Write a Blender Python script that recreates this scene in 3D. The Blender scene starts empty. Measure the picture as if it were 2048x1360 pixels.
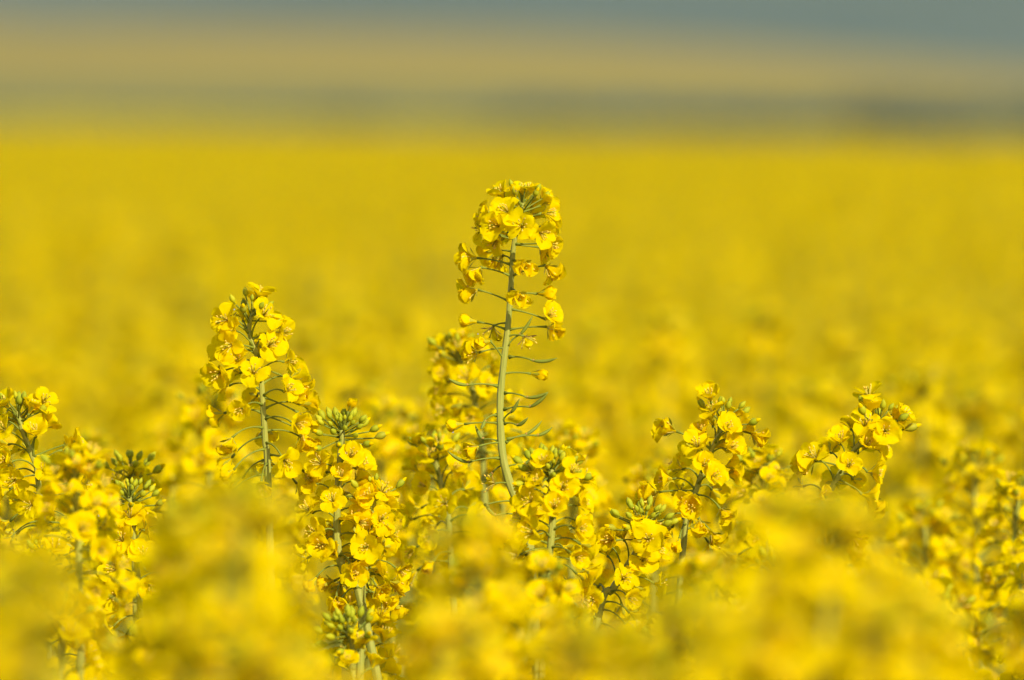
import bpy, math, random
import numpy as np
from mathutils import Vector, Matrix

R = math.radians
rng = random.Random(11)
scene = bpy.context.scene
COL = scene.collection

# ------------------------------------------------------------------ camera frame
ZC = 1.36                       # eye height, just above the crop
LENS, SENS = 200.0, 23.5
D = 3.30                        # focus distance
K = SENS / (2048 * LENS)        # radians per photo pixel
HORIZ = 225.0
PITCH = (680 - HORIZ) * K
CAM = Vector((0, 0, ZC))
FWD = Vector((0, math.cos(PITCH), -math.sin(PITCH)))
UPV = Vector((0, math.sin(PITCH), math.cos(PITCH)))
RIGHT = Vector((1, 0, 0))


def P(x, y, d=D):
    return CAM + d * (FWD + RIGHT * ((x - 1024) * K) + UPV * ((680 - y) * K))


def proj(p):
    v = p - CAM
    d = v.dot(FWD)
    return 1024 + v.dot(RIGHT) / d / K, 680 - v.dot(UPV) / d / K, d


# ------------------------------------------------------------------ materials
def new_mat(name):
    m = bpy.data.materials.new(name)
    m.use_nodes = True
    nt = m.node_tree
    nt.nodes.clear()
    return m, nt, nt.nodes.new('ShaderNodeOutputMaterial')


def mathn(nt, op, a, b=None):
    n = nt.nodes.new('ShaderNodeMath'); n.operation = op
    for i, v in enumerate((a, b)):
        if v is None: continue
        if isinstance(v, (int, float)): n.inputs[i].default_value = v
        else: nt.links.new(v, n.inputs[i])
    return n.outputs[0]


def mixc(nt, f, a, b):
    n = nt.nodes.new('ShaderNodeMix'); n.data_type = 'RGBA'
    if isinstance(f, (int, float)): n.inputs[0].default_value = f
    else: nt.links.new(f, n.inputs[0])
    for sock, v in ((n.inputs[6], a), (n.inputs[7], b)):
        if isinstance(v, tuple): sock.default_value = (*v, 1)
        else: nt.links.new(v, sock)
    return n.outputs[2]


def plant_mat(name, c1, c2, trans=0.35, rough=0.5, spec=0.25, nscale=350, bump=0.25, tcol=None, c3=None, zs=1.0):
    """thin plant tissue: diffuse/gloss on top of transmitted light, mottled by noise and per object"""
    m, nt, out = new_mat(name)
    tc = nt.nodes.new('ShaderNodeTexCoord')
    nz = nt.nodes.new('ShaderNodeTexNoise'); nz.inputs['Scale'].default_value = nscale
    nz.inputs['Detail'].default_value = 3
    mp = nt.nodes.new('ShaderNodeMapping'); mp.inputs['Scale'].default_value = (1, 1, zs)
    nt.links.new(tc.outputs['Object'], mp.inputs['Vector']); nt.links.new(mp.outputs[0], nz.inputs['Vector'])
    oi = nt.nodes.new('ShaderNodeObjectInfo')
    ramp = mathn(nt, 'MULTIPLY', mathn(nt, 'SUBTRACT', nz.outputs['Fac'], 0.35), 2.2)
    cl = nt.nodes.new('ShaderNodeClamp'); nt.links.new(ramp, cl.inputs[0])
    col = mixc(nt, cl.outputs[0], c1, c2)
    if c3 is not None:
        f = mathn(nt, 'MULTIPLY', mathn(nt, 'POWER', oi.outputs['Random'], 2.0), 0.8)
        col = mixc(nt, f, col, c3)
    bs = nt.nodes.new('ShaderNodeBsdfPrincipled')
    nt.links.new(col, bs.inputs['Base Color'])
    bs.inputs['Roughness'].default_value = rough
    bs.inputs['Specular IOR Level'].default_value = spec
    if bump:
        bp = nt.nodes.new('ShaderNodeBump'); bp.inputs['Strength'].default_value = bump
        bp.inputs['Distance'].default_value = 0.0004
        nt.links.new(nz.outputs['Fac'], bp.inputs['Height'])
        nt.links.new(bp.outputs[0], bs.inputs['Normal'])
    if trans > 0:
        tr = nt.nodes.new('ShaderNodeBsdfTranslucent')
        if tcol: tr.inputs['Color'].default_value = (*tcol, 1)
        else: nt.links.new(col, tr.inputs['Color'])
        mx = nt.nodes.new('ShaderNodeMixShader'); mx.inputs[0].default_value = trans
        nt.links.new(bs.outputs[0], mx.inputs[1]); nt.links.new(tr.outputs[0], mx.inputs[2])
        nt.links.new(mx.outputs[0], out.inputs[0])
    else:
        nt.links.new(bs.outputs[0], out.inputs[0])
    return m


M_PET = plant_mat('petal_yellow', (0.90, 0.708, 0.0), (0.885, 0.688, 0.0), trans=0.60, rough=0.6, spec=0.015,
                  nscale=420, bump=0.5, tcol=(0.915, 0.70, 0.0), c3=(0.88, 0.66, 0.0))
M_OLD = plant_mat('petal_fading', (0.88, 0.70, 0.0), (0.87, 0.65, 0.0), trans=0.60, rough=0.6, spec=0.015,
                  nscale=500, bump=0.7, tcol=(0.89, 0.69, 0.0), c3=(0.87, 0.61, 0.0))
M_STEM = plant_mat('stem_green', (0.29, 0.275, 0.042), (0.205, 0.225, 0.030), trans=0.0, rough=0.55, spec=0.2, nscale=900, bump=.6, zs=.10)
M_PED = plant_mat('pedicel_green', (0.20, 0.22, 0.022), (0.15, 0.18, 0.018), trans=0.1, rough=0.55, spec=0.12, nscale=300)
M_BUD = plant_mat('bud_green', (0.30, 0.33, 0.012), (0.40, 0.40, 0.012), trans=0.25, rough=0.55, spec=0.12, nscale=380, c3=(0.50, 0.46, 0.01))
M_SEP = plant_mat('sepal_green_yellow', (0.45, 0.40, 0.015), (0.36, 0.36, 0.02), trans=0.35, rough=0.5, spec=0.15)
M_ANT = plant_mat('anther_ochre', (0.82, 0.58, 0.07), (0.74, 0.48, 0.05), trans=0.25, rough=0.6, spec=0.1)
M_FIL = plant_mat('filament_pale', (0.70, 0.58, 0.10), (0.62, 0.52, 0.06), trans=0.3, rough=0.5, spec=0.15)
M_WITH = plant_mat('withered_sepal', (0.50, 0.30, 0.07), (0.38, 0.22, 0.05), trans=0.3, rough=0.6, spec=0.1)
M_LEAF = plant_mat('leaf_bluegreen', (0.065, 0.105, 0.016), (0.090, 0.130, 0.018), trans=0.25, rough=0.55, spec=0.12, nscale=60,
                   tcol=(0.18, 0.24, 0.01))
M_DEW, _nt, _o = new_mat('dew_water')
_g = _nt.nodes.new('ShaderNodeBsdfPrincipled')
_g.inputs['Base Color'].default_value = (1, 1, 1, 1); _g.inputs['Transmission Weight'].default_value = 1
_g.inputs['Roughness'].default_value = 0.0; _g.inputs['IOR'].default_value = 1.33
_nt.links.new(_g.outputs[0], _o.inputs[0])
M_HEDGE = plant_mat('hedge_leaf', (0.005, 0.052, 0.066), (0.008, 0.062, 0.074), trans=0.1, rough=0.6, spec=0.1, nscale=2, bump=0)
MATS = [M_PET, M_OLD, M_STEM, M_PED, M_BUD, M_SEP, M_ANT, M_FIL, M_WITH, M_LEAF, M_HEDGE]
PET, OLD, STEM, PED, BUD, SEP, ANT, FIL, WITH, LEAF, HEDGE = range(11)


# ------------------------------------------------------------------ mesh building
class MB:
    def __init__(s):
        s.v, s.f, s.m = [], [], []

    def grid(s, pts, mat):
        b = len(s.v); nu, nv = len(pts), len(pts[0])
        for row in pts: s.v.extend(row)
        for i in range(nu - 1):
            for j in range(nv - 1):
                a = b + i * nv + j
                s.f.append((a, a + 1, a + nv + 1, a + nv)); s.m.append(mat)

    def tube(s, pts, rad, n=6, mat=STEM, cap=True, ridge=0.0):
        pts = [Vector(p) for p in pts]
        b = len(s.v); N = len(pts)
        ref = None
        for i, p in enumerate(pts):
            t = (pts[min(i + 1, N - 1)] - pts[max(i - 1, 0)])
            t = t.normalized() if t.length > 1e-9 else Vector((0, 0, 1))
            if ref is None:
                ref = t.orthogonal().normalized()
            ref = (ref - t * ref.dot(t))
            ref = ref.normalized() if ref.length > 1e-6 else t.orthogonal().normalized()
            bi = t.cross(ref)
            r = rad[i] if isinstance(rad, (list, tuple)) else rad
            for k in range(n):
                a = 2 * math.pi * k / n
                q = r * (1 + ridge * math.cos(6 * a) + ridge * .6 * math.sin(.9 * i + 2 * a))
                s.v.append(p + ref * (q * math.cos(a)) + bi * (q * math.sin(a)))
        for i in range(N - 1):
            for k in range(n):
                a = b + i * n + k; c = b + i * n + (k + 1) % n
                s.f.append((a, c, c + n, a + n)); s.m.append(mat)
        if cap:
            s.f.append(tuple(b + (N - 1) * n + k for k in range(n))); s.m.append(mat)
            s.f.append(tuple(b + k for k in reversed(range(n)))); s.m.append(mat)

    def ellip(s, base, axis, length, r, mat, nseg=7, nring=5, belly=0.45):
        axis = Vector(axis).normalized()
        pts, rad = [], []
        for i in range(nring + 1):
            t = i / nring
            tt = 0.02 + 0.96 * t
            q = (tt / belly * 0.5) if tt < belly else 0.5 + (tt - belly) / (1 - belly) * 0.5
            pts.append(Vector(base) + axis * (length * t)); rad.append(max(r * math.sin(math.pi * q), r * 0.08))
        s.tube(pts, rad, nseg, mat)

    def add(s, o, M=None):
        b = len(s.v)
        s.v.extend([M @ p for p in o.v] if M is not None else o.v)
        s.f.extend(tuple(b + i for i in f) for f in o.f); s.m.extend(o.m)

    def xf(s, M):
        s.v = [M @ p for p in s.v]
        return s

    def mesh(s, name):
        used = sorted(set(s.m)); remap = {u: i for i, u in enumerate(used)}
        me = bpy.data.meshes.new(name)
        me.from_pydata([tuple(p) for p in s.v], [], s.f)
        for u in used: me.materials.append(MATS[u])
        me.polygons.foreach_set('material_index', [remap[i] for i in s.m])
        me.polygons.foreach_set('use_smooth', [True] * len(s.f))
        me.update()
        return me


def obj(name, me, parent=None, M=None):
    if isinstance(me, MB): me = me.mesh(name)
    o = bpy.data.objects.new(name, me); COL.objects.link(o)
    if parent is not None: o.parent = parent
    if M is not None: o.matrix_basis = M
    return o


def tag(o, label=None, cat=None, group=None, kind=None):
    for k, v in (('label', label), ('category', cat), ('group', group), ('kind', kind)):
        if v: o[k] = v
    return o


def empty(name, loc):
    o = bpy.data.objects.new(name, None); COL.objects.link(o)
    o.empty_display_size = 0.05; o.location = loc
    return o


def sstep(a, b, x):
    t = min(1, max(0, (x - a) / (b - a)))
    return t * t * (3 - 2 * t)


def frame(pos, zdir, spin=0.0):
    z = Vector(zdir).normalized()
    q = z.to_track_quat('Z', 'Y')
    return Matrix.Translation(pos) @ q.to_matrix().to_4x4() @ Matrix.Rotation(spin, 4, 'Z')


# ------------------------------------------------------------------ flower pieces (metres, axis +Z)
def petal(r, az, L=0.0094, W=0.0041, ang=12, cup=0.15, ruf=0.0003, freq=5, claw=72, nu=9, nv=9, mat=PET, fold=0.0, tipdrop=18):
    rows = []
    rr, zz = 0.0006, 0.0004
    ph, ph2 = r.uniform(0, 6.28), r.uniform(0, 6.28)
    sk = r.uniform(-0.12, 0.12)
    du = 1.0 / (nu - 1)
    for i in range(nu):
        u = i * du
        e = R(claw + (ang - claw) * sstep(0.18, 0.48, u) - tipdrop * sstep(0.6, 1.0, u))
        if i:
            rr += math.cos(e) * L * du; zz += math.sin(e) * L * du
        if u < 0.66: w = 0.11 + 0.89 * sstep(0.12, 0.62, u)
        else: w = math.sqrt(max(0.0, 1 - ((u - 0.66) / 0.345) ** 2)) * 0.97 + 0.03
        w *= W
        row = []
        for j in range(nv):
            v = -1 + 2 * j / (nv - 1)
            a = v * (1 + sk * u)
            off = cup * w * v * v + ruf * sstep(.3, 1, u) * (math.sin(freq * v + ph + 3 * u) + 0.6 * math.sin(freq * 1.9 * v + ph2 - 5 * u))
            off += fold * w * abs(v) ** 1.2
            back = -0.10 * L * math.exp(-(v / 0.28) ** 2) * sstep(0.85, 1.0, u)
            lat = w * a * (1 - 0.45 * min(1, fold) * abs(v))
            p = Vector((rr + back * math.cos(e) - math.sin(e) * off, lat, zz + back * math.sin(e) + math.cos(e) * off))
            row.append(p)
        rows.append(row)
    m = MB(); m.grid(rows, mat)
    return m.xf(Matrix.Rotation(az, 4, 'Z'))


def sepals(r, ang=52, L=0.0055, W=0.0008, mat=SEP, nu=4):
    m = MB()
    for k in range(4):
        q = petal(r, R(45 + 90 * k + r.uniform(-8, 8)), L=L * r.uniform(.9, 1.1), W=W * 1.2, ang=ang + r.uniform(-10, 10), claw=60, cup=0.4,
                  ruf=0, nu=nu, nv=3, mat=mat, tipdrop=-5)
        m.add(q)
    return m


def receptacle(m, mat=PED):
    m.ellip((0, 0, -0.0010), (0, 0, 1), 0.0018, 0.00062, mat, 6, 4)


def stamens(r, spread=20, ln=0.0070):
    m = MB()
    for k in range(6):
        a = R(60 * k + r.uniform(-14, 14)); s = R(spread * r.uniform(.7, 1.35))
        d = Vector((math.cos(a) * math.sin(s), math.sin(a) * math.sin(s), math.cos(s)))
        l = ln * r.uniform(.82, 1.08)
        m.tube([d * 0.0005, d * l * .6 + Vector((0, 0, .0002)), d * l], [.00019, .00016, .00013], 4, FIL)
        m.ellip(d * (l - 0.0004), d + Vector((r.uniform(-.5, .5), r.uniform(-.5, .5), 0)), 0.0017, 0.00042, ANT, 5, 4)
    m.tube([(0, 0, 0), (0.0001, 0, ln * .8), (0, 0, ln)], [.0004, .0003, .00042], 5, SEP)
    return m


def make_variant(kind, seed, hi=True):
    r = random.Random(seed)
    nu, nv = (10, 9) if hi else (6, 5)
    pets, st, cal = [], None, MB()
    off = r.uniform(-6, 6)
    for k in range(4):
        az = R(90 * k + off + r.uniform(-15, 15))
        if kind == 'open':
            pets.append(petal(r, az, L=.0096 * r.uniform(.84, 1.08), W=.0052 * r.uniform(.78, 1.06), fold=r.choice([0, 0, .15, .4]), ang=r.uniform(-18, 48), cup=r.uniform(-.2, .35), tipdrop=r.uniform(-5, 48),
                              ruf=r.uniform(.0003, .0008), freq=r.uniform(3, 6), nu=nu, nv=nv))
        elif kind == 'half':
            pets.append(petal(r, az, L=.0092 * r.uniform(.9, 1.05), W=.0049 * r.uniform(.85, 1.05), ang=r.uniform(35, 62), cup=r.uniform(.1, .5),
                              ruf=r.uniform(.0003, .0008), freq=r.uniform(4, 7), nu=nu, nv=nv, tipdrop=r.uniform(10, 45)))
        elif kind == 'wilt':
            pets.append(petal(r, az + r.uniform(-.3, .3), L=.0090 * r.uniform(.75, 1.08), W=.0042 * r.uniform(.75, 1.05), ang=r.uniform(35, 88),
                              cup=r.uniform(.1, .8), ruf=r.uniform(.0006, .0014), freq=r.uniform(4, 8), nu=nu, nv=nv, mat=OLD,
                              fold=r.uniform(0, .7), tipdrop=r.uniform(-20, 70)))
        elif kind == 'closed':
            pets.append(petal(r, az, L=.0088 * r.uniform(.9, 1.05), W=.0034, ang=r.uniform(66, 82), cup=r.uniform(.55, .85), ruf=.0004, freq=5,
                              nu=nu, nv=nv, mat=r.choice([PET, OLD]), tipdrop=-r.uniform(20, 40)))
        elif kind == 'remnant':
            if k < 1:
                pets.append(petal(r, az, L=.007, W=.0022, ang=r.uniform(20, 60), cup=.8, ruf=.001, freq=7, nu=nu, nv=nv, mat=OLD, fold=.6))
    receptacle(cal)
    if kind == 'remnant':
        cal.add(sepals(r, ang=20, mat=WITH)); st = stamens(r, 45, .0062)
    else:
        cal.add(sepals(r, ang={'open': 35, 'half': 50, 'wilt': 30, 'closed': 68}[kind], mat=SEP))
        st = stamens(r, {'open': 17, 'half': 13, 'wilt': 25, 'closed': 8}[kind], .0068 if kind != 'closed' else .006)
    return dict(petals=pets, stamens=st, calyx=cal)


NVAR = {'open': 7, 'half': 5, 'wilt': 7, 'closed': 4, 'remnant': 3}
HI, LO = {}, {}
for kd, n in NVAR.items():
    for i in range(n):
        v = make_variant(kd, 100 + 17 * i + len(kd) * 1000)
        HI[kd, i] = dict(petals=[p.mesh('petal') for p in v['petals']], stamens=v['stamens'].mesh('stamens'), calyx=v['calyx'].mesh('flower'))
        w = make_variant(kd, 100 + 17 * i + len(kd) * 1000, hi=False)
        b = MB()
        for p in w['petals']: b.add(p)
        s6 = MB()
        for k in range(4):
            a = 1.57 * k; d = Vector((math.cos(a) * .3, math.sin(a) * .3, 1)).normalized()
            s6.tube([d * .001, d * .0062, d * .0078], [.0002, .0002, .0005], 3, ANT if k % 2 else FIL)
        b.add(s6)
        b.add(sepals(random.Random(i), 45, nu=3))
        LO[kd, i] = b


def bez(a, c, b, n=6):
    a, c, b = Vector(a), Vector(c), Vector(b)
    return [a * (1 - t) ** 2 + c * (2 * t * (1 - t)) + b * t * t for t in [i / n for i in range(n + 1)]]


def catmull(pts, sub=5):
    pts = [Vector(p) for p in pts]
    q = [pts[0] * 2 - pts[1]] + pts + [pts[-1] * 2 - pts[-2]]
    out = []
    for i in range(1, len(q) - 2):
        for k in range(sub):
            t = k / sub
            a, b, c, d = q[i - 1], q[i], q[i + 1], q[i + 2]
            out.append(0.5 * ((2 * b) + (c - a) * t + (2 * a - 5 * b + 4 * c - d) * t * t + (3 * b - a - 3 * c + d) * t ** 3))
    out.append(pts[-1])
    return out


class Stem:
    """tip-first polyline with arc-length lookup"""
    def __init__(s, pts):
        s.p = pts
        s.s = [0]
        for a, b in zip(pts, pts[1:]): s.s.append(s.s[-1] + (b - a).length)

    def at(s, d):
        for i in range(len(s.p) - 1):
            if s.s[i + 1] >= d:
                t = (d - s.s[i]) / max(1e-9, s.s[i + 1] - s.s[i])
                return s.p[i].lerp(s.p[i + 1], t), (s.p[i] - s.p[i + 1]).normalized()
        return s.p[-1].copy(), (s.p[-2] - s.p[-1]).normalized()

    def tube(s, r0, rgrow, rmax, n=10, ridge=0.0):
        m = MB()
        rad = [min(rmax, r0 + rgrow * d) for d in s.s]
        rad[0] = r0 * .6
        m.tube(s.p, rad, n, STEM, ridge=ridge)
        return m


SUN_DIR = Vector((math.sin(R(30)) * math.cos(R(33)), -math.cos(R(30)) * math.cos(R(33)), math.sin(R(33))))


def raceme(stem, r, n, L, start=0.006, ped=(0.010, 0.017), openf=0.6, wiltf=1.0, el=(62, -8), azlim=None, step=None):
    """positions of the flowers on a spike: dicts of attach point, head point, facing, kind"""
    out = []
    ph = r.uniform(0, 6.28)
    for i in range(n):
        t = (i + r.uniform(-.3, .3)) / n; t = max(0, t)
        a, tan = stem.at(start + L * t)
        ph += R(137.5) + r.uniform(-.25, .25)
        side = tan.orthogonal().normalized()
        rad = Matrix.Rotation(ph, 3, tan) @ side
        e = R(el[0] + (el[1] - el[0]) * min(1, t * 1.25) + r.uniform(-10, 10))
        ln = (ped[0] + (ped[1] - ped[0]) * min(1, 1.6 * t)) * r.uniform(.85, 1.15)
        d = (rad * math.cos(e) + tan * math.sin(e)).normalized()
        h = a + d * ln + Vector((0, 0, -0.003 * t))
        if t < openf: kd = 'open' if r.random() < .62 else 'half'
        elif t < wiltf: kd = r.choice(['wilt', 'wilt', 'half', 'closed', 'open'] if t < openf + .2 else ['wilt', 'wilt', 'closed', 'wilt', 'half'])
        else: kd = 'remnant'
        face = d + Vector((0, 0, .25 - .9 * t)) + Vector((r.uniform(-.4, .4), r.uniform(-.4, .4), r.uniform(-.3, .3)))
        if kd == 'open': face = face + SUN_DIR * 0.22
        out.append(dict(a=a, h=h, c=a + d * ln * .55 + tan * .0022 + Vector((0, 0, .0012)), f=face.normalized(), kind=kd,
                        s=r.uniform(.88, 1.12)))
    return out


def bud_list(top, axis, r, n, spread=75, ln=(0.004, 0.0115), size=(0.0030, 0.0060)):
    axis = Vector(axis).normalized(); side = axis.orthogonal().normalized()
    out = []
    ph = r.uniform(0, 6.28)
    for j in range(n):
        t = j / max(1, n - 1)
        ph += R(137.5)
        th = R(spread) * (0.10 + 0.90 * t ** .65) + r.uniform(-.08, .08)
        rad = Matrix.Rotation(ph, 3, axis) @ side
        d = (axis * math.cos(th) + rad * math.sin(th)).normalized()
        l = (ln[0] + (ln[1] - ln[0]) * t) * r.uniform(.85, 1.15)
        sz = (size[0] + (size[1] - size[0]) * t ** .8) * r.uniform(.9, 1.1)
        a = Vector(top) - axis * (0.0045 * t)
        out.append((a, a + d * l, (d + axis * .35).normalized(), sz, t))
    return out


def bud_mb(base, d, sz, t, nseg=8, nring=6):
    m = MB()
    m.ellip(base, d, sz, sz * .255, BUD if t < .97 else SEP, nseg, nring, .5)
    if t > .72:       # petals just showing at the tip of the older buds
        m.ellip(Vector(base) + Vector(d) * sz * .62, d, sz * .52, sz * .15, PET, nseg, nring, .4)
    return m


# ------------------------------------------------------------------ sharp plants, every petal its own mesh
def dew_mesh():
    m = MB(); m.ellip((0, 0, 0), (0, 0, 1), .0011, .00060, 0, 12, 9, .42)
    me = m.mesh('dew_drop'); me.materials.clear(); me.materials.append(M_DEW)
    return me


def detailed_flower(root, fl, r, loc):
    n = NVAR[fl['kind']]; v = HI[fl['kind'], r.randrange(n)]
    M = frame(Vector(fl['h']) - loc, fl['f'], r.uniform(0, 6.28)) @ Matrix.Scale(.79 * fl.get('s', 1), 4)
    f = obj('flower', v['calyx'], root, M)
    for p in v['petals']: obj('petal', p, f)
    obj('stamens', v['stamens'], f)
    m = MB()
    m.tube(bez(fl['a'] - loc, fl['c'] - loc, fl['h'] - loc), [.00085, .00042, .00033, .0003, .0003, .00036, .00056], 6, PED)
    obj('pedicel', m.xf(M.inverted()), f)
    if r.random() < .10:
        dm = bpy.data.meshes.get('dew_drop') or dew_mesh()
        a = r.uniform(0, 6.28); rr = r.uniform(.003, .006)
        obj('dew_drop', dm, f, Matrix.Translation((rr * math.cos(a), rr * math.sin(a), .0052)) @ Matrix.Scale(r.uniform(.6, 1.2), 4))
    if fl['kind'] in ('wilt', 'remnant', 'closed') : f['label'] = {'wilt': 'crumpled fading yellow flower', 'remnant': 'withered flower with petals gone',
                                                                    'closed': 'closed shrinking yellow flower'}[fl['kind']]
    return f


def detailed_bud(root, b, loc):
    a, base, d, sz, t = b
    m = MB()
    m.tube(bez(a - loc, (a + base) / 2 + d * .0006 - loc, base - loc, 4), .00030, 5, PED)
    m.add(bud_mb(base - loc, d, sz, t))
    obj('bud', m, root)


def detailed_pod(root, a, j, tip, loc, bow=0.12):
    a, j, tip = Vector(a), Vector(j), Vector(tip)
    m = MB()
    d = tip - j
    c = (j + tip) / 2 + Vector((0, 0, -1)) * d.length * bow
    pts = bez(j, c, tip, 8)
    rr = [.00036, .00058, .00066, .00070, .00068, .00064, .00054, .00032, .00012]
    m.ellip(j - (j - a).normalized() * .0004, d, .0012, .0006, WITH, 6, 4)
    m.tube(pts, rr, 6, PED)
    m.xf(Matrix.Translation(-loc))
    o = obj('seed_pod', m, root)
    q = MB(); q.tube(bez(a, (a + j) / 2 + Vector((0, 0, .0012)), j), [.00085, .00042, .00032, .0003, .0003, .00032, .00045], 6, PED)
    obj('pedicel', q.xf(Matrix.Translation(-loc)), o)


def leaf_mb(base, d, L, W, r, droop=.5):
    d = Vector(d).normalized(); side = d.cross(Vector((0, 0, 1)))
    side = side.normalized() if side.length > 1e-4 else Vector((1, 0, 0))
    rows = []
    p = Vector(base)
    cur = d.copy()
    for i in range(8):
        u = i / 7
        w = W * (math.sin(math.pi * min(1, (u * .9 + .08))) ** .8) + .0004
        nn = side.cross(cur).normalized()
        rows.append([p + side * (w * v) + nn * (abs(v) * w * .35 + .1 * W * math.sin(9 * u + 2 * v)) for v in (-1, -.5, 0, .5, 1)])
        p = p + cur * (L / 7)
        cur = (cur + Vector((0, 0, -droop / 7 * (1 + u)))).normalized()
    m = MB(); m.grid(rows, LEAF)
    return m


def stem_world(px, d=D, top_dd=0.0):
    """px: tip-first pixel path (x, y[, extra depth mm]); runs on to the soil below the frame"""
    pts = [P(q[0], q[1], d + (q[2] * .001 if len(q) > 2 else 0)) for q in px]
    last, prev = pts[-1], pts[-2]
    dirn = (last - prev).normalized()
    down = (dirn * .6 + Vector((0, 0, -1))).normalized()
    p1 = last + down * .10
    p2 = Vector((p1.x + down.x * .12, p1.y + down.y * .1, p1.z - .35))
    p3 = Vector((p2.x + .01, p2.y, 0.0))
    dense = catmull(pts + [p1], 5)
    return Stem(dense + [p1.lerp(p2, .5), p2, p2.lerp(p3, .5), p3])


HEROES = []


def hero(px, label, seed, n=26, L=.060, nbud=16, openf=.6, wiltf=1.0, d=D, tilt=(0, 0, 1), rstem=.0009, extra=None, pods=0, el=(62, -8),
         ped=(.010, .017), start=.006, spread=75, budsize=(.0030, .0060), handmade=None, hpods=None, size=1.0):
    r = random.Random(seed)
    st = stem_world(px, d)
    loc = Vector((st.p[-1].x, st.p[-1].y, 0))
    root = empty('rapeseed_plant', loc)
    tag(root, label, 'rapeseed plant', 'rapeseed plants in focus')
    obj('stem', st.tube(rstem, .0066, .0020, 24, ridge=.07).xf(Matrix.Translation(-loc)), root)
    top, tan = st.at(0)
    fls = raceme(st, r, n, L, start, ped, openf, wiltf, el) if n else []
    for f in fls: f['s'] *= size * .96; f['h'] = f['a'].lerp(f['h'], .84); f['c'] = f['a'].lerp(f['c'], .84)
    for h in handmade or []:
        x, y, dd, kd, fc, ya = h[:6]
        aa = min(st.p, key=lambda p: abs(proj(p)[1] - ya) if p.z > .9 else 1e9)
        if ya < 500 and seed == 1: x = 1034 + (x - 1034) * .90
        fn = math.sqrt(fc[0] ** 2 + fc[1] ** 2 + fc[2] ** 2); off = 9 if kd != 'open' else 6
        hp = P(x - off * fc[0] / fn, y + off * fc[1] / fn, d + dd * .001)
        f = RIGHT * fc[0] + UPV * fc[1] - FWD * fc[2]
        c = (aa + hp) / 2 + Vector((0, 0, .0009 if ya > 500 else -.0003))
        fls.append(dict(a=aa, h=hp, c=c, f=f.normalized(), kind=kd, s=h[6] if len(h) > 6 else 1.0))
    for f in fls: detailed_flower(root, f, r, loc)
    ax = (tan + (RIGHT * tilt[0] + UPV * tilt[2] - FWD * tilt[1])).normalized()
    for b in bud_list(top, ax, r, nbud, spread, size=budsize): detailed_bud(root, b, loc)
    for (ax_, ay), (jx, jy), (tx, ty) in hpods or []:
        s = 1 if jx > ax_ else -1
        dd = random.Random(int(jx * 7 + jy)).uniform(-6, 4) * .001
        detailed_pod(root, P(ax_, ay, d), P(jx, jy, d + dd), P(tx, ty, d + dd * 1.6), loc, .16)
    ph = r.uniform(0, 6)
    for i in range(pods):
        a, tn = st.at(start + L + .004 + .0055 * i)
        ph += R(137.5)
        rad = Matrix.Rotation(ph, 3, tn) @ tn.orthogonal().normalized()
        j = a + rad * .014 + tn * .001; tip = j + rad * .007 + tn * r.uniform(.006, .012)
        detailed_pod(root, a, j, tip, loc)
    for i, zz in enumerate((.86, .62, .38)):
        q = min(st.p, key=lambda p: abs(p.z - zz)); a = r.uniform(0, 6.28)
        q, _ = st.at(next(s for s, p in zip(st.s, st.p) if p.z <= zz))
        obj('leaf', leaf_mb(q - loc, (math.cos(a), math.sin(a), .7), .10 + .05 * i, .016 + .009 * i, r), root)
    HEROES.append((root, st))
    return root


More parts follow.
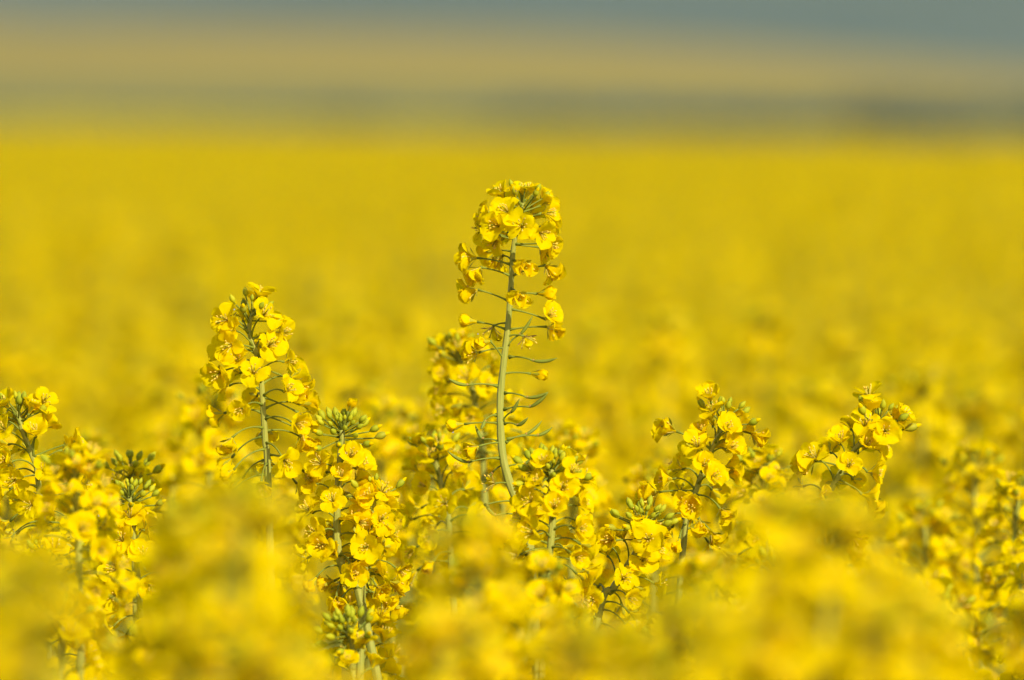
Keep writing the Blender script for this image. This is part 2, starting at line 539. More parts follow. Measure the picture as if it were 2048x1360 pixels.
# main spike: measured flower by flower
MAIN_FL = [
    (1045, 453, -16, 'open', (0, .18, 1), 462, 1.05), (1014, 424, -8, 'open', (-.5, .5, .75), 440), (1001, 393, 2, 'half', (-.45, .9, .2), 425),
    (1053, 390, 0, 'half', (.1, 1, .2), 412, 1.05), (1092, 405, 4, 'half', (.7, .7, .1), 428), (1094, 426, -3, 'open', (1, .1, .3), 442),
    (993, 452, -10, 'open', (-.6, .1, .8), 462), (962, 458, 6, 'open', (-1, .15, -.45), 474), (972, 432, 2, 'half', (-.9, .3, .2), 452),
    (990, 478, -4, 'half', (-.45, -.7, .4), 476), (1086, 466, -11, 'open', (.5, -.2, .9), 472), (1104, 450, 3, 'half', (1, .2, -.2), 462),
    (1090, 500, 2, 'half', (.6, -.6, .3), 489), (1104, 488, -4, 'half', (.8, -.25, .4), 492), (1010, 466, 13, 'half', (-.4, 0, -1), 470), (1066, 428, 12, 'open', (.4, .5, -.6), 450), (1028, 412, 8, 'half', (-.1, .8, -.5), 432),
    (1030, 388, -5, 'closed', (-.1, 1, .3), 412, .85),
    (946, 516, 0, 'wilt', (-1, 0, .2), 526, 1.1), (957, 541, -4, 'wilt', (-.55, -.7, .5), 551, 1.1), (1001, 516, 8, 'wilt', (-.5, -.5, -.6), 518),
    (1046, 530, -8, 'wilt', (.4, -.35, .9), 521), (1096, 536, 0, 'wilt', (.7, -.6, .4), 551, 1.1), (985, 505, 5, 'half', (-.6, -.3, -.5), 508),
    (948, 582, 0, 'wilt', (-.85, -.25, .45), 600, 1.1), (1036, 590, -9, 'wilt', (.25, -.5, .9), 577), (1083, 587, 3, 'closed', (1, .05, .25), 589, 1.1),
    (1096, 634, 0, 'half', (.5, .45, .6), 616), (946, 643, 0, 'closed', (-1, .1, .25), 659), (1100, 657, -2, 'wilt', (.8, -.4, .5), 655),
    (984, 660, 4, 'remnant', (-.3, -.9, .2), 644), (1052, 678, -3, 'remnant', (.6, -.7, .4), 668), (973, 684, -4, 'closed', (-.8, -.15, .5), 717),
    (950, 706, -2, 'wilt', (-.9, -.1, .4), 700), (1070, 748, 0, 'closed', (1, -.1, .3), 744), (920, 849, 0, 'closed', (-1, -.1, .25), 848),
    (951, 896, -4, 'wilt', (-.8, -.4, .4), 882, .9), (982, 966, -3, 'remnant', (-.9, .1, .3), 965), (1066, 1016, -4, 'wilt', (.4, -.5, .6), 1000),
]
MAIN_POD = [
    ((1018, 714), (1066, 721), (1114, 716)), ((1015, 691), (1040, 669), (1065, 632)), ((1009, 786), (1054, 795), (1096, 784)),
    ((1007, 819), (1060, 814), (1096, 785)), ((1005, 842), (1022, 825), (1039, 797)), ((1009, 847), (1035, 851), (1056, 835)),
    ((1012, 885), (1052, 869), (1084, 841)), ((1014, 879), (1075, 871), (1105, 854)), ((995, 772), (935, 770), (897, 757)),
    ((1000, 884), (965, 879), (950, 850)), ((992, 830), (970, 840), (962, 858)), ((1000, 916), (937, 925), (895, 902)),
    ((1010, 935), (1045, 930), (1075, 905)), ((1030, 1002), (970, 1010), (972, 1006)), ((1008, 930), (985, 945), (968, 960)),
    ((1040, 1030), (990, 1031), (970, 1008)), ((1060, 1075), (1120, 1062), (1145, 1055)), ((1052, 1090), (1005, 1098), (970, 1075)),
    ((1062, 1100), (1130, 1100), (1156, 1064)),
]
hero([(1046, 404), (1038, 440), (1028, 488), (1024, 530), (1021, 590), (1015, 660), (1008, 720), (1001, 790), (1001, 860), (1007, 920), (1020, 968),
      (1040, 1020), (1053, 1065), (1061, 1115)],
     'tallest sharp rapeseed plant with long bare green stem and thin seed pods', 1, n=0, nbud=13, rstem=.0008, handmade=MAIN_FL, hpods=MAIN_POD,
     spread=62, budsize=(.0026, .0048))

hero([(506, 624, 0), (499, 650), (500, 672), (515, 715), (523, 770), (527, 830), (531, 890), (536, 960)],
     'second tallest sharp rapeseed plant, dense flowers drooping round an arched stem', 5, n=33, L=.058, nbud=11, openf=.62, rstem=.0008,
     tilt=(.35, .1, .6), ped=(.010, .018), el=(50, -18), budsize=(.0028, .0052),
     handmade=[(520, 597, 0, 'open', (.3, 1, .05), 640), (560, 665, -4, 'open', (.9, .1, .4), 680), (592, 768, 0, 'wilt', (.6, -.7, .4), 735, 1.2),
               (600, 832, 0, 'wilt', (.5, -.8, .4), 795, 1.2), (606, 868, 0, 'wilt', (.5, -.8, .3), 826, 1.15), (455, 640, -6, 'open', (-.5, .2, .8), 665, 1.05),
               (462, 690, -8, 'open', (-.4, -.1, .9), 700, 1.05), (440, 745, -6, 'open', (-.5, -.3, .8), 730, 1.05)])
hero([(684, 858), (684, 880), (680, 920), (676, 980), (674, 1060), (680, 1120), (700, 1170), (724, 1210)],
     'short rapeseed plant with a fat green bud crown right of the second tallest', 7, n=30, L=.050, nbud=34, openf=.75, tilt=(.1, .75, .6), rstem=.0011,
     ped=(.009, .013), start=.014, spread=88, budsize=(.0030, .0054), el=(35, -5), handmade=[(700, 815, -3, 'closed', (.4, .9, .4), 870, .8)])
hero([(745, 985), (748, 1000), (742, 1040), (735, 1100), (728, 1160), (724, 1215)],
     'low spike with protruding stamens beside the left bud crowned plant', 9, n=22, L=.036, nbud=6, openf=.6, ped=(.008, .013), rstem=.0009)
hero([(690, 1262, 0), (700, 1275), (705, 1300), (706, 1340), (706, 1400)],
     'rapeseed plant at the bottom with upright yellow green buds', 15, n=14, L=.04, nbud=26, openf=.8, tilt=(-.2, .7, .7), start=.012, spread=85,
     budsize=(.0038, .0060), d=D * .97, ped=(.010, .014))
hero([(1102, 938), (1103, 955), (1106, 1000), (1104, 1060), (1098, 1120), (1092, 1180)],
     'leafless rapeseed plant with star of green buds just right of the tallest stem', 21, n=38, L=.046, nbud=30, openf=.85, tilt=(.05, .95, .45), rstem=.0011,
     ped=(.011, .017), start=.004, spread=90, budsize=(.0032, .0062), el=(40, -10), d=D * .985)
hero([(1452, 832), (1447, 850), (1428, 890), (1408, 935), (1394, 975), (1382, 1010), (1370, 1060)],
     'sharp rapeseed plant on right leaning stem nearest the middle of the right half', 27, n=30, L=.044, nbud=9, openf=.6, rstem=.0008, ped=(.008, .0125),
     tilt=(.2, .1, .8), budsize=(.0030, .0055), size=1.02,
     handmade=[(1420, 795, -3, 'half', (-.2, .9, .5), 850), (1345, 860, 0, 'wilt', (-.9, .3, .3), 900, 1.2), (1508, 870, 0, 'wilt', (.7, -.4, .5), 860, 1.1),
               (1310, 985, 0, 'wilt', (-.9, -.1, .4), 985, 1.3)], d=D * 1.005)
hero([(1760, 838), (1750, 848), (1725, 880), (1700, 912), (1678, 950), (1660, 985), (1640, 1040)],
     'rightmost sharp rapeseed plant, strongly slanting stem with dark drooping pedicels', 33, n=28, L=.046, nbud=10, openf=.62, rstem=.0009, ped=(.009, .0145),
     tilt=(-.3, .1, .8), budsize=(.0032, .0060), handmade=[(1738, 795, 0, 'open', (-.1, 1, .05), 850), (1800, 835, 0, 'half', (.7, .6, .2), 850),
     (1622, 925, 0, 'wilt', (-.8, -.3, .5), 935, 1.2), (1738, 1000, 0, 'wilt', (.5, -.7, .4), 960, 1.3), (1770, 862, -8, 'open', (.1, .1, 1), 860)])
hero([(36, 822), (40, 845), (52, 880), (66, 915), (74, 940), (80, 1000), (86, 1060)],
     'sharp rapeseed plant cut by the left edge with dark buds on top', 39, n=28, L=.046, nbud=14, openf=.8, rstem=.0009, ped=(.011, .018),
     budsize=(.0034, .0055), handmade=[(86, 805, 0, 'open', (.4, .5, .8), 850), (145, 885, 0, 'half', (1, .3, .1), 912), (30, 960, -4, 'open', (-.3, -.1, .9), 950)])
hero([(258, 992), (260, 1010), (264, 1050), (270, 1100), (276, 1160), (280, 1220)],
     'low rapeseed plant at left with loose green buds above round petals', 45, n=24, L=.040, nbud=26, openf=.85, tilt=(0, .35, .8), rstem=.0009, start=.014,
     ped=(.008, .013), spread=80, budsize=(.0025, .0046))
hero([(262, 938, 8), (262, 955, 8), (262, 990, 8), (266, 1050, 8), (270, 1120, 8)],
     'rapeseed plant peeking out just behind the low left bud spike', 51, n=14, L=.03, nbud=15, openf=.9, d=D * 1.025, ped=(.008, .012), start=.008)
hero([(1288, 1040), (1286, 1058), (1275, 1100), (1250, 1140), (1225, 1180), (1195, 1240)],
     'low rapeseed plant with one big face on flower under its green buds', 57, n=24, L=.038, nbud=26, openf=.85, tilt=(.15, .65, .75), rstem=.0012, start=.010,
     spread=85, budsize=(.0030, .0054), handmade=[(1297, 1078, -14, 'open', (0, .15, 1), 1085, 1.15), (1225, 1080, -8, 'half', (-.7, .1, .7), 1085)])
hero([(915, 700, 0), (918, 715), (930, 745), (945, 785), (956, 840), (962, 880), (968, 950)],
     'slightly soft rapeseed plant close behind the left side of the tallest stem', 63, n=32, L=.040, nbud=10, openf=.8, d=D * 1.055, ped=(.011, .018), rstem=.0009)
hero([(870, 900, 0), (872, 925), (880, 960), (890, 1010), (900, 1080)],
     'soft low rapeseed plant left of the tallest stem foot', 66, n=24, L=.040, nbud=8, openf=.7, d=D * 1.03, ped=(.011, .016))
hero([(1640, 1095, 0), (1645, 1110), (1660, 1120), (1668, 1180), (1672, 1260)],
     'low rapeseed plant below the rightmost slanting one', 69, n=28, L=.055, nbud=8, openf=.65, d=D * .94, ped=(.010, .016))
hero([(2036, 985, 0), (2034, 1010), (2030, 1060), (2034, 1120), (2040, 1200)],
     'rapeseed plant cut by the right edge, dark sepals at its tip', 72, n=28, L=.052, nbud=10, openf=.7, d=D * 1.07, ped=(.011, .016))
hero([(1520, 930, 0), (1524, 955), (1530, 1000), (1536, 1060), (1540, 1140)],
     'soft rapeseed plant between the two slanting right hand plants', 75, n=26, L=.042, nbud=12, openf=.8, d=D * 1.045, ped=(.009, .014))
hero([(1080, 1150, 0), (1078, 1175), (1066, 1230), (1050, 1300), (1040, 1400)],
     'soft rapeseed plant below the star of buds near the bottom', 78, n=36, L=.050, nbud=10, openf=.7, d=D * .93, ped=(.011, .017))
hero([(150, 935, 0), (150, 965), (152, 1020), (158, 1100), (160, 1200)],
     'soft bright rapeseed plant between the left edge plant and the low left buds', 81, n=34, L=.046, nbud=8, openf=.85, d=D * .945, ped=(.011, .016))

# ------------------------------------------------------------------ generic plants, one of each kind with parts
PLANT_H = 1.20


def generic_parts(seed, nfl=26, L=.055, nbud=14, bend=.02):
    """a plant standing at the origin, tip at PLANT_H; returns (stem MB, [flower MB], bud MB, [leaf MB])"""
    r = random.Random(seed)
    a = r.uniform(0, 6.28); bx, by = math.cos(a) * bend, math.sin(a) * bend
    st = Stem(catmull([Vector((bx, by, PLANT_H)), Vector((bx * .75, by * .75, PLANT_H - .04)), Vector((bx * .3, by * .3, PLANT_H - .12)),
                       Vector((0, 0, PLANT_H - .25))], 4) + [Vector((.004, 0, .6)), Vector((0, 0, .3)), Vector((0, 0, 0))])
    stem = st.tube(.0008, .010, .0045, 7)
    fls = []
    for f in raceme(st, r, nfl, L, .006, (.010, .017), .72, 1.0, (60, -12)):
        m = MB()
        m.tube(bez(f['a'], f['c'], f['h'], 3), .00036, 3, PED, cap=False)
        m.add(LO[f['kind'], r.randrange(NVAR[f['kind']])], frame(f['h'], f['f'], r.uniform(0, 6.28)) @ Matrix.Scale(.9 * f['s'], 4))
        fls.append(m)
    for i in range(8):          # ripening pods under the flowers, part of the stalk's own outline
        p, tn = st.at(.01 + L + .006 * i)
        rad = Matrix.Rotation(2.4 * i, 3, tn) @ tn.orthogonal().normalized()
        j = p + rad * .014
        stem.tube([p, j, j + rad * .006 + tn * .006, j + rad * .009 + tn * .014], [.0004, .00035, .0006, .0002], 3, PED, cap=False)
    bm = MB(); top, tan = st.at(0)
    for (q, base, d, sz, t) in bud_list(top, tan, r, nbud):
        bm.tube([q, base], .0003, 3, PED, cap=False); bm.add(bud_mb(base, d, sz, t, 5, 4))
    lv = []
    for i, zz in enumerate((1.0, .84, .66, .46)):
        b = a + 2.3 * i
        lv.append(leaf_mb((0, 0, zz), (math.cos(b), math.sin(b), .6), .07 + .045 * i, .010 + .010 * i, r))
    return stem, fls, bm, lv


def near_plant(seed, **kw):
    stem, fls, bm, lv = generic_parts(seed, **kw)
    root = empty('rapeseed_plant', (0, 0, 0))
    obj('stem', stem, root); obj('bud_cluster', bm, root)
    for m in fls: obj('flower', m, root)
    for m in lv: obj('leaf', m, root)
    return root


def far_plant(seed, **kw):
    stem, fls, bm, lv = generic_parts(seed, **kw)
    root = empty('rapeseed_plant', (0, 0, 0))
    for m in lv: stem.add(m)
    b = MB()
    for m in fls: b.add(m)
    obj('stem', stem, root); obj('bud_cluster', bm, root); obj('flower_head', b, root)
    return root


def copy_tree(o, parent=None):
    c = o.copy(); COL.objects.link(c)
    if parent is not None: c.parent = parent
    for ch in list(o.children): copy_tree(ch, c)
    return c


NEAR = [near_plant(200 + i, nfl=34 + 3 * i, L=.070 + .006 * i, nbud=10 + i, bend=.006 + .003 * i) for i in range(5)]
FAR = [far_plant(300 + i, nfl=26 + 2 * i, L=.05 + .005 * i, nbud=12, bend=.01 + .008 * i) for i in range(5)]
used = set()

YLIM = [(0, 1080), (90, 1060), (150, 1040), (215, 1240), (350, 1250), (415, 1020), (480, 950), (590, 960), (632, 1300), (790, 1300), (830, 1060), (950, 1060), (990, 1225), (1385, 1255), (1415, 990), (1560, 990), (1600, 1120), (1760, 1130), (1900, 1150), (2048, 1200)]


YBACK = [(0, 860), (130, 900), (380, 880), (640, 920), (760, 900), (820, 840), (1180, 940), (1330, 970), (1400, 920), (1600, 950), (1850, 980), (2048, 1020)]


def interp(tab, x):
    if x <= tab[0][0]: return tab[0][1]
    for (a, b), (c, d) in zip(tab, tab[1:]):
        if x <= c: return b + (d - b) * (x - a) / (c - a)
    return tab[-1][1]


def ylim_for(x, d):
    hw = 85 * D / d + 50 * (D / d - 1)
    return max(interp(YLIM, x + hw * t) for t in (-1, -.5, 0, .5, 1))


def swell(x, y): return .011 * math.sin(5.1 * x + 1.3 * y + .6) * math.sin(1.7 * y - 2.2 * x) + .012 * math.sin(2.3 * x - .6 * y + 2)


spots = []      # (depth, x, y, tip height, front?)


def try_spot(x, y, minsep):
    for s in spots:
        if abs(s[0] - y) < minsep and (s[0] - y) ** 2 + (s[1] - x) ** 2 < minsep ** 2: return False
    for _, st in HEROES:
        q = st.p[0]
        if (q.x - x) ** 2 + (q.y - y) ** 2 < (minsep * .7) ** 2: return False
    return True


def plants_in(d0, d1, dens, back):
    area = (d1 * d1 - d0 * d0) * 1024 * K * 1.12
    n = int(area * dens)
    for _ in range(n * 3):
        if n <= 0: break
        d = math.sqrt(rng.uniform(d0 * d0, d1 * d1))
        xp = rng.uniform(-110, 2160)
        p = P(xp, 680, d); x, y = p.x, p.y
        tipz = ZC - min(.26, max(.085, rng.gauss(.160, .030))) + (swell(x, y) if d > 1.3 * D else 0)
        if d < D * 1.02:
            yl = ylim_for(xp, d) + 32 * D / d + 62 * (D / d - 1)
            zmax = P(xp, yl, d).z
            if d < .85 * D and rng.random() < .6: tipz = max(tipz, min(zmax - abs(rng.gauss(0, .012)), ZC - .045))
            tipz = min(tipz, zmax)
            ty = proj(Vector((x, y, tipz)))[1]
            if ty > 1500 or tipz < .95: continue
        elif d < 1.5 * D:
            tipz = min(tipz, P(xp, interp(YBACK, xp) if d < 1.3 * D else 790, d).z)
        elif d < 2.3 * D:
            tipz = min(tipz, P(xp, 640, d).z)
        if not try_spot(x, y, .036 if d < D else .045 if d < 6 else .05): continue
        spots.append((y, x, d, tipz)); n -= 1


plants_in(.66 * D, .985 * D, 108, False)
plants_in(1.015 * D, 1.8 * D, 85, True)
plants_in(1.8 * D, 3.0 * D, 62, True)
# taller heads seen as soft bright patches behind the sharp plants
for xp, yp, d in ((470, 1000, .74 * D), (545, 955, .70 * D), (528, 985, .78 * D), (420, 1010, .8 * D), (1475, 985, .72 * D), (1365, 1110, .90 * D), (1075, 1215, .86 * D), (900, 1110, .88 * D), (1520, 990, .69 * D), (180, 1090, .60 * D), (60, 1230, .66 * D), (860, 1210, .7 * D),
                  (1650, 1130, .74 * D), (1740, 1150, .72 * D), (1880, 1200, .68 * D), (1260, 1240, .7 * D), (660, 1290, .75 * D), (1420, 1160, .6 * D), (330, 1250, .72 * D), (930, 1030, .78 * D),
                  (730, 690, 1.5 * D), (1188, 735, 1.55 * D), (1840, 775, 1.3 * D), (300, 800, 1.4 * D), (190, 770, 1.6 * D), (1310, 790, 1.45 * D),
                  (640, 760, 1.7 * D), (1960, 930, 1.12 * D), (390, 800, 1.12 * D), (800, 840, 1.15 * D), (1170, 890, 1.1 * D), (860, 800, 1.25 * D)):
    yp += (26 * D / d + 62 * (D / d - 1)) if d < D else 0
    p = P(xp, yp, d); spots.append((p.y, p.x, d, p.z))
spots.sort(key=lambda s: s[2])
NMAX = 300 - len(HEROES)
front = [s for s in spots if s[2] < .98 * D]
spots_obj, spots_rest = spots[:NMAX], spots[NMAX:]
LAST_D = spots_obj[-1][2]
for (y, x, d, tz) in spots_obj:
    pool = NEAR if d < 1.7 * D else FAR
    k = rng.randrange(len(pool)); key = (id(pool), k)
    o = copy_tree(pool[k]) if key in used else pool[k]
    used.add(key)
    o.location = (x, y, 0)
    s = tz / PLANT_H
    o.scale = (s, s, s)
    tl = .2 if d < 1.3 * D else 1.2
    o.rotation_euler = (R(rng.gauss(0, tl)), R(rng.gauss(0, tl)), rng.uniform(0, 6.28))
    if d < .98 * D: tag(o, 'strongly blurred yellow rapeseed plant in the foreground, before the sharp spikes', 'rapeseed plant', 'blurred foreground rapeseed plants')
    elif d < 1.8 * D: tag(o, 'softly blurred rapeseed plant standing just behind the sharp spikes', 'rapeseed plant', 'blurred rapeseed plants just behind')
    else: tag(o, 'small fully blurred rapeseed plant in the yellow field farther back', 'rapeseed plant', 'blurred rapeseed plants farther back')
for pool in (NEAR, FAR):
    for k, o in enumerate(pool):
        if (id(pool), k) not in used:
            for ch in list(o.children): bpy.data.objects.remove(ch)
            bpy.data.objects.remove(o)

# ------------------------------------------------------------------ the rest of the crop: one uncountable mass
protos = bpy.data.collections.new('crop_prototypes')          # source shapes of the stuff object only
for i in range(4):
    r = random.Random(900 + i)
    stem, fls, bm, lv = generic_parts(500 + i, nfl=24, L=.055 + .006 * i, nbud=8, bend=.02)
    m = MB(); m.add(stem); m.add(bm)
    for q in fls + lv: m.add(q)
    for k in range(3):          # side branches with their own heads
        s2, f2, b2, l2 = generic_parts(560 + 5 * i + k, nfl=16, L=.045, nbud=6, bend=.02)
        a = 2.1 * k + i
        Mx = Matrix.Translation((math.cos(a) * .07, math.sin(a) * .07, -.05 - .035 * k))
        for q in f2 + [b2]: m.add(q, Mx)
        tip = Mx @ Vector((0, 0, PLANT_H - .06))
        m.tube([Vector((0, 0, .72)), Vector((math.cos(a) * .055, math.sin(a) * .055, .93)), tip, tip + Vector((0, 0, .05))], [.002, .0016, .0013, .0008], 5, STEM)
    o = bpy.data.objects.new('crop_stalk', m.mesh('crop_stalk')); protos.objects.link(o)


def y_edge(px): return 236 + 42 * px / 2048.0


def field_end(x, y):
    px = 1024 + x / y / K
    px = min(3200, max(-1200, px))
    return 0.165 / (K * (y_edge(max(-250, min(2600, px))) - HORIZ))


pts, rots, scl = [], [], []
r = random.Random(77)


def crop(d0, d1, half, dens, sc=1.0, skip=True):
    area = (d1 * d1 - d0 * d0) * half
    for _ in range(int(area * dens)):
        d = math.sqrt(r.uniform(d0 * d0, d1 * d1)); x = d * r.uniform(-half, half)
        if skip and d < LAST_D and abs(x) < 1024 * K * d * 1.11 and d > .40 * D: continue
        if d < .40 * D and (abs(x) < .12 + 1150 * K * d or d < .5): continue
        if d > field_end(x, d): continue
        tz = ZC - min(.30, max(.10, r.gauss(.170, .030 if d < 20 else .018))) + swell(x, d)
        pts.append((x, d, ground_z(x, d) if d > 50 else 0.0)); rots.append((r.gauss(0, .03), r.gauss(0, .03), r.uniform(0, 6.28))); scl.append(tz / PLANT_H * sc)


def ground_z(x, y):
    e = field_end(x, max(1, y)) if y > 5 else 1e9
    over = max(0.0, y - e)
    return -3.2 * sstep(0, 90, over)


crop(.3, 12, .36, 42)
crop(12, 30, .20, 36)
crop(30, 75, .13, 20)
crop(75, 215, .10, 7)
me = bpy.data.meshes.new('rapeseed_crop')
me.from_pydata(pts, [], [])
at = me.attributes.new('rot', 'FLOAT_VECTOR', 'POINT'); at.data.foreach_set('vector', np.array(rots, dtype=np.float32).ravel())
at = me.attributes.new('scl', 'FLOAT', 'POINT'); at.data.foreach_set('value', np.array(scl, dtype=np.float32))
crop_o = obj('rapeseed_crop', me)
tag(crop_o, 'blurred mass of flowering rapeseed filling the field to its far edge', 'crop', kind='stuff')
ng = bpy.data.node_groups.new('scatter_crop', 'GeometryNodeTree')
ng.interface.new_socket('Geometry', in_out='INPUT', socket_type='NodeSocketGeometry')
ng.interface.new_socket('Geometry', in_out='OUTPUT', socket_type='NodeSocketGeometry')
gi, go = ng.nodes.new('NodeGroupInput'), ng.nodes.new('NodeGroupOutput')
iop = ng.nodes.new('GeometryNodeInstanceOnPoints')
ci = ng.nodes.new('GeometryNodeCollectionInfo'); ci.inputs['Collection'].default_value = protos
ci.inputs['Separate Children'].default_value = True; ci.inputs['Reset Children'].default_value = True
na = ng.nodes.new('GeometryNodeInputNamedAttribute'); na.data_type = 'FLOAT_VECTOR'; na.inputs['Name'].default_value = 'rot'
nb = ng.nodes.new('GeometryNodeInputNamedAttribute'); nb.data_type = 'FLOAT'; nb.inputs['Name'].default_value = 'scl'
m2p = ng.nodes.new('GeometryNodeMeshToPoints')
ng.links.new(gi.outputs[0], m2p.inputs[0]); ng.links.new(m2p.outputs[0], iop.inputs['Points'])
ng.links.new(ci.outputs[0], iop.inputs['Instance']); iop.inputs['Pick Instance'].default_value = True
ng.links.new(na.outputs['Attribute'], iop.inputs['Rotation']); ng.links.new(nb.outputs['Attribute'], iop.inputs['Scale'])
ng.links.new(iop.outputs[0], go.inputs[0])
md = crop_o.modifiers.new('scatter', 'NODES'); md.node_group = ng


# ------------------------------------------------------------------ setting
def land_mat(name, cols, scale, bump=0.0, bscale=1.0):
    m, nt, out = new_mat(name)
    tc = nt.nodes.new('ShaderNodeTexCoord')
    nz = nt.nodes.new('ShaderNodeTexNoise'); nz.inputs['Scale'].default_value = scale; nz.inputs['Detail'].default_value = 5
    nt.links.new(tc.outputs['Object'], nz.inputs['Vector'])
    cr = nt.nodes.new('ShaderNodeValToRGB')
    while len(cr.color_ramp.elements) < len(cols): cr.color_ramp.elements.new(.5)
    for i, c in enumerate(cols):
        e = cr.color_ramp.elements[i]; e.position = .3 + .4 * i / max(1, len(cols) - 1); e.color = (*c, 1)
    nt.links.new(nz.outputs['Fac'], cr.inputs[0])
    bs = nt.nodes.new('ShaderNodeBsdfPrincipled'); bs.inputs['Roughness'].default_value = .9; bs.inputs['Specular IOR Level'].default_value = .1
    nt.links.new(cr.outputs[0], bs.inputs['Base Color'])
    if bump:
        n2 = nt.nodes.new('ShaderNodeTexNoise'); n2.inputs['Scale'].default_value = bscale; n2.inputs['Detail'].default_value = 4
        nt.links.new(tc.outputs['Object'], n2.inputs['Vector'])
        bp = nt.nodes.new('ShaderNodeBump'); bp.inputs['Strength'].default_value = bump; bp.inputs['Distance'].default_value = .5 / bscale
        nt.links.new(n2.outputs['Fac'], bp.inputs['Height']); nt.links.new(bp.outputs[0], bs.inputs['Normal'])
    nt.links.new(bs.outputs[0], out.inputs[0])
    return m


def sheet(name, xs, ys, fz, mat):
    vs = [(x, y, fz(x, y)) for y in ys for x in xs]
    n = len(xs)
    fs = [(j * n + i, j * n + i + 1, (j + 1) * n + i + 1, (j + 1) * n + i) for j in range(len(ys) - 1) for i in range(n - 1)]
    me = bpy.data.meshes.new(name); me.from_pydata(vs, [], fs); me.materials.append(mat)
    me.polygons.foreach_set('use_smooth', [True] * len(fs))
    o = obj(name, me); tag(o, kind='structure')
    return o


def span(lo, hi, n, p=1.0):
    return [lo + (hi - lo) * (i / n) ** p for i in range(n + 1)]


gx = [-4900, -2000, -800, -300, -150] + span(-80, 80, 64) + [150, 300, 800, 2000, 4900]
gy = [-60, -30, -10] + span(0, 330, 110) + [400, 600, 1000, 2000, 4000, 6900]
sheet('ground', gx, gy, lambda x, y: ground_z(x, y) - (.0 if y < 330 else 0.3), land_mat('field_soil', [(.06, .075, .02), (.10, .12, .03), (.09, .08, .05)], .6, .4, 8))


def crest_z(x):
    px = 1024 + x / 900 / K
    yc = 41 + 102 * max(-.4, min(1.6, px / 2048)) ** 2 if px > 0 else 16 + 8 * (px / 2048) ** 2
    return ZC + (HORIZ - yc) * K * 900


def hill_z(x, y):
    c = crest_z(x)
    if y <= 900:
        t = max(0.0, (y - 300) / 600)
        return -1.5 + (c + 1.5) * t ** .8
    return c - 14 * sstep(0, 1, (y - 900) / 600) - .4


M_TAN = land_mat('hill_straw', [(.215, .166, .029), (.262, .197, .034), (.285, .216, .046)], .02, .2, .3)
sheet('hill_field', span(-420, 420, 84), span(450, 1500, 90), hill_z, M_TAN)
sheet('hill_meadow', span(-420, 420, 84), span(300, 450, 12), hill_z, land_mat('meadow_olive', [(.115, .135, .03), (.16, .165, .04), (.14, .145, .035)], .03, .2, .5))
M_WOOD = land_mat('far_woodland', [(.030, .045, .022), (.05, .065, .03), (.07, .075, .04)], .006, .6, .05)


def far_z(x, y):
    t = sstep(2600, 4300, y)
    return -8 + 128 * t * (1 + .12 * math.sin(x / 420 + 1) + .06 * math.sin(x / 170)) - 40 * sstep(4300, 6400, y)


sheet('distant_hills', span(-3000, 3000, 90), span(2400, 6400, 50), far_z, M_WOOD)

# hedgerow in the dip beyond the field: leaf clumps on many stems, one far-off mass
hb = MB()
r = random.Random(5)
x = -34.0
while x < 34:
    px = 1024 + x / 262 / K
    want = .55 + .45 * sstep(300, 1300, px)
    if True:
        y = 262 + r.uniform(-5, 5); topz = 1.28 + .38 * sstep(200, 1400, px) + r.uniform(-.3, .25)
        gz = ground_z(x, y); h = topz - gz - .15
        hb.tube([(x, y, gz - .1), (x, y, gz + h * .5)], .09, 5, HEDGE)
        for k in range(260):
            c = Vector((x + r.gauss(0, .75), y + r.gauss(0, .7), gz + .3 + (h - .3) * r.random() ** .65))
            d = Vector((r.gauss(0, 1), r.gauss(0, 1), r.gauss(0, 1))).normalized(); e = d.orthogonal().normalized(); s = r.uniform(.12, .28)
            b = len(hb.v)
            hb.v.extend([c - d * s, c + e * s * .6, c + d * s, c - e * s * .6]); hb.f.append((b, b + 1, b + 2, b + 3)); hb.m.append(HEDGE)
    x += r.uniform(.5, 1.0)
hedge = obj('hedgerow', hb)
tag(hedge, 'dark blue green blurred hedgerow between the yellow field and the straw hill', 'hedge', kind='stuff')

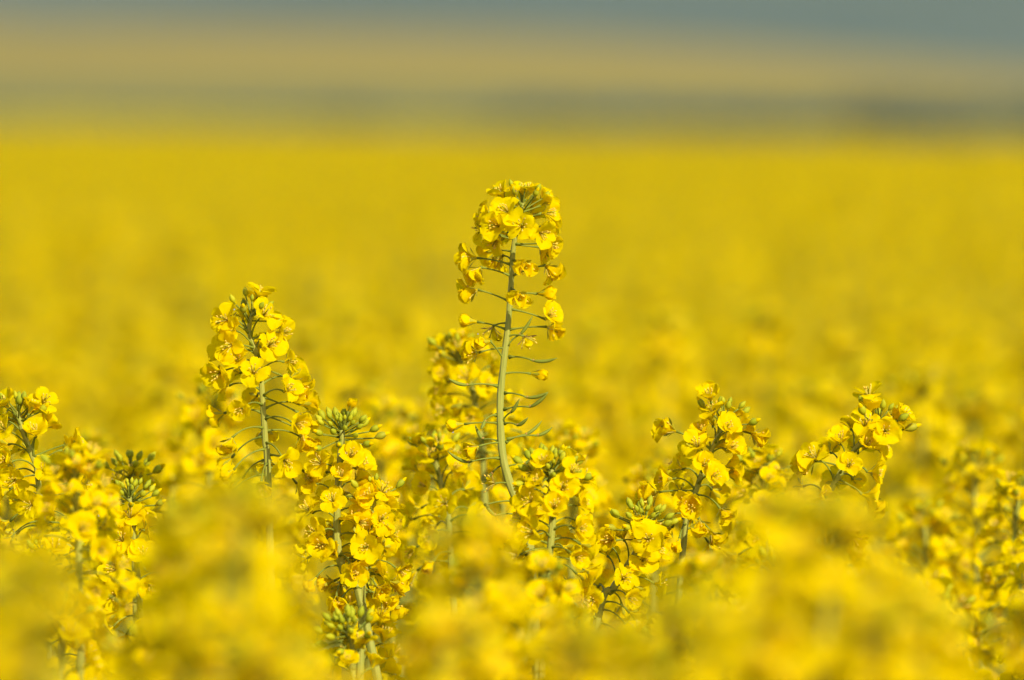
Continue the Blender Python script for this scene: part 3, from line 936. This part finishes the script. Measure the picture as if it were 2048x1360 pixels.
# ------------------------------------------------------------------ air
hz = MB()
X, Y0, Y1, Z0, Z1 = 5000, -70, 7000, -12.0, 175.0
c8 = [Vector((x, y, z)) for z in (Z0, Z1) for y in (Y0, Y1) for x in (-X, X)]
me = bpy.data.meshes.new('haze'); me.from_pydata([tuple(v) for v in c8], [], [(0, 2, 3, 1), (4, 5, 7, 6), (0, 1, 5, 4), (2, 6, 7, 3), (0, 4, 6, 2), (1, 3, 7, 5)])
m, nt, out = new_mat('haze_air')
pv = nt.nodes.new('ShaderNodeVolumePrincipled'); pv.inputs['Color'].default_value = (.74, .92, 1.0, 1); pv.inputs['Density'].default_value = 0.66e-4
pv.inputs['Anisotropy'].default_value = 0.1
nt.links.new(pv.outputs[0], out.inputs['Volume'])
me.materials.append(m)
tag(obj('haze', me), 'pale haze in the air over the far hills', 'haze', kind='stuff')

# ------------------------------------------------------------------ light
w = bpy.data.worlds.new('World'); scene.world = w; w.use_nodes = True
nt = w.node_tree; bg = nt.nodes['Background']
sky = nt.nodes.new('ShaderNodeTexSky'); sky.sky_type = 'NISHITA'; sky.sun_disc = False
sky.sun_elevation = R(33); sky.sun_rotation = R(150)
nt.links.new(sky.outputs[0], bg.inputs[0]); bg.inputs[1].default_value = .115
sun = bpy.data.lights.new('sun', 'SUN'); sun.energy = 4.8; sun.angle = R(.5); sun.color = (1, .93, .80)
so = bpy.data.objects.new('sun', sun); COL.objects.link(so)
so.rotation_euler = (-SUN_DIR).to_track_quat('-Z', 'Y').to_euler()

cam = bpy.data.cameras.new('camera'); co = bpy.data.objects.new('camera', cam); COL.objects.link(co)
co.location = CAM; co.rotation_euler = (R(90) - PITCH, 0, 0)
cam.lens = LENS; cam.sensor_width = SENS; cam.clip_start = .05; cam.clip_end = 20000
cam.dof.use_dof = True; cam.dof.focus_distance = D; cam.dof.aperture_fstop = 7.5
scene.camera = co
vs = scene.view_settings
vs.view_transform = 'Standard'; vs.look = 'None'; vs.exposure = 0.52; vs.gamma = 1
scene.cycles.use_denoising = True
scene.cycles.max_bounces = 12; scene.cycles.diffuse_bounces = 8
scene.cycles.volume_bounces = 1
print('plants', len(HEROES), len(spots_obj), len(spots_rest), 'last', LAST_D, 'front', len(front), 'crop', len(pts))
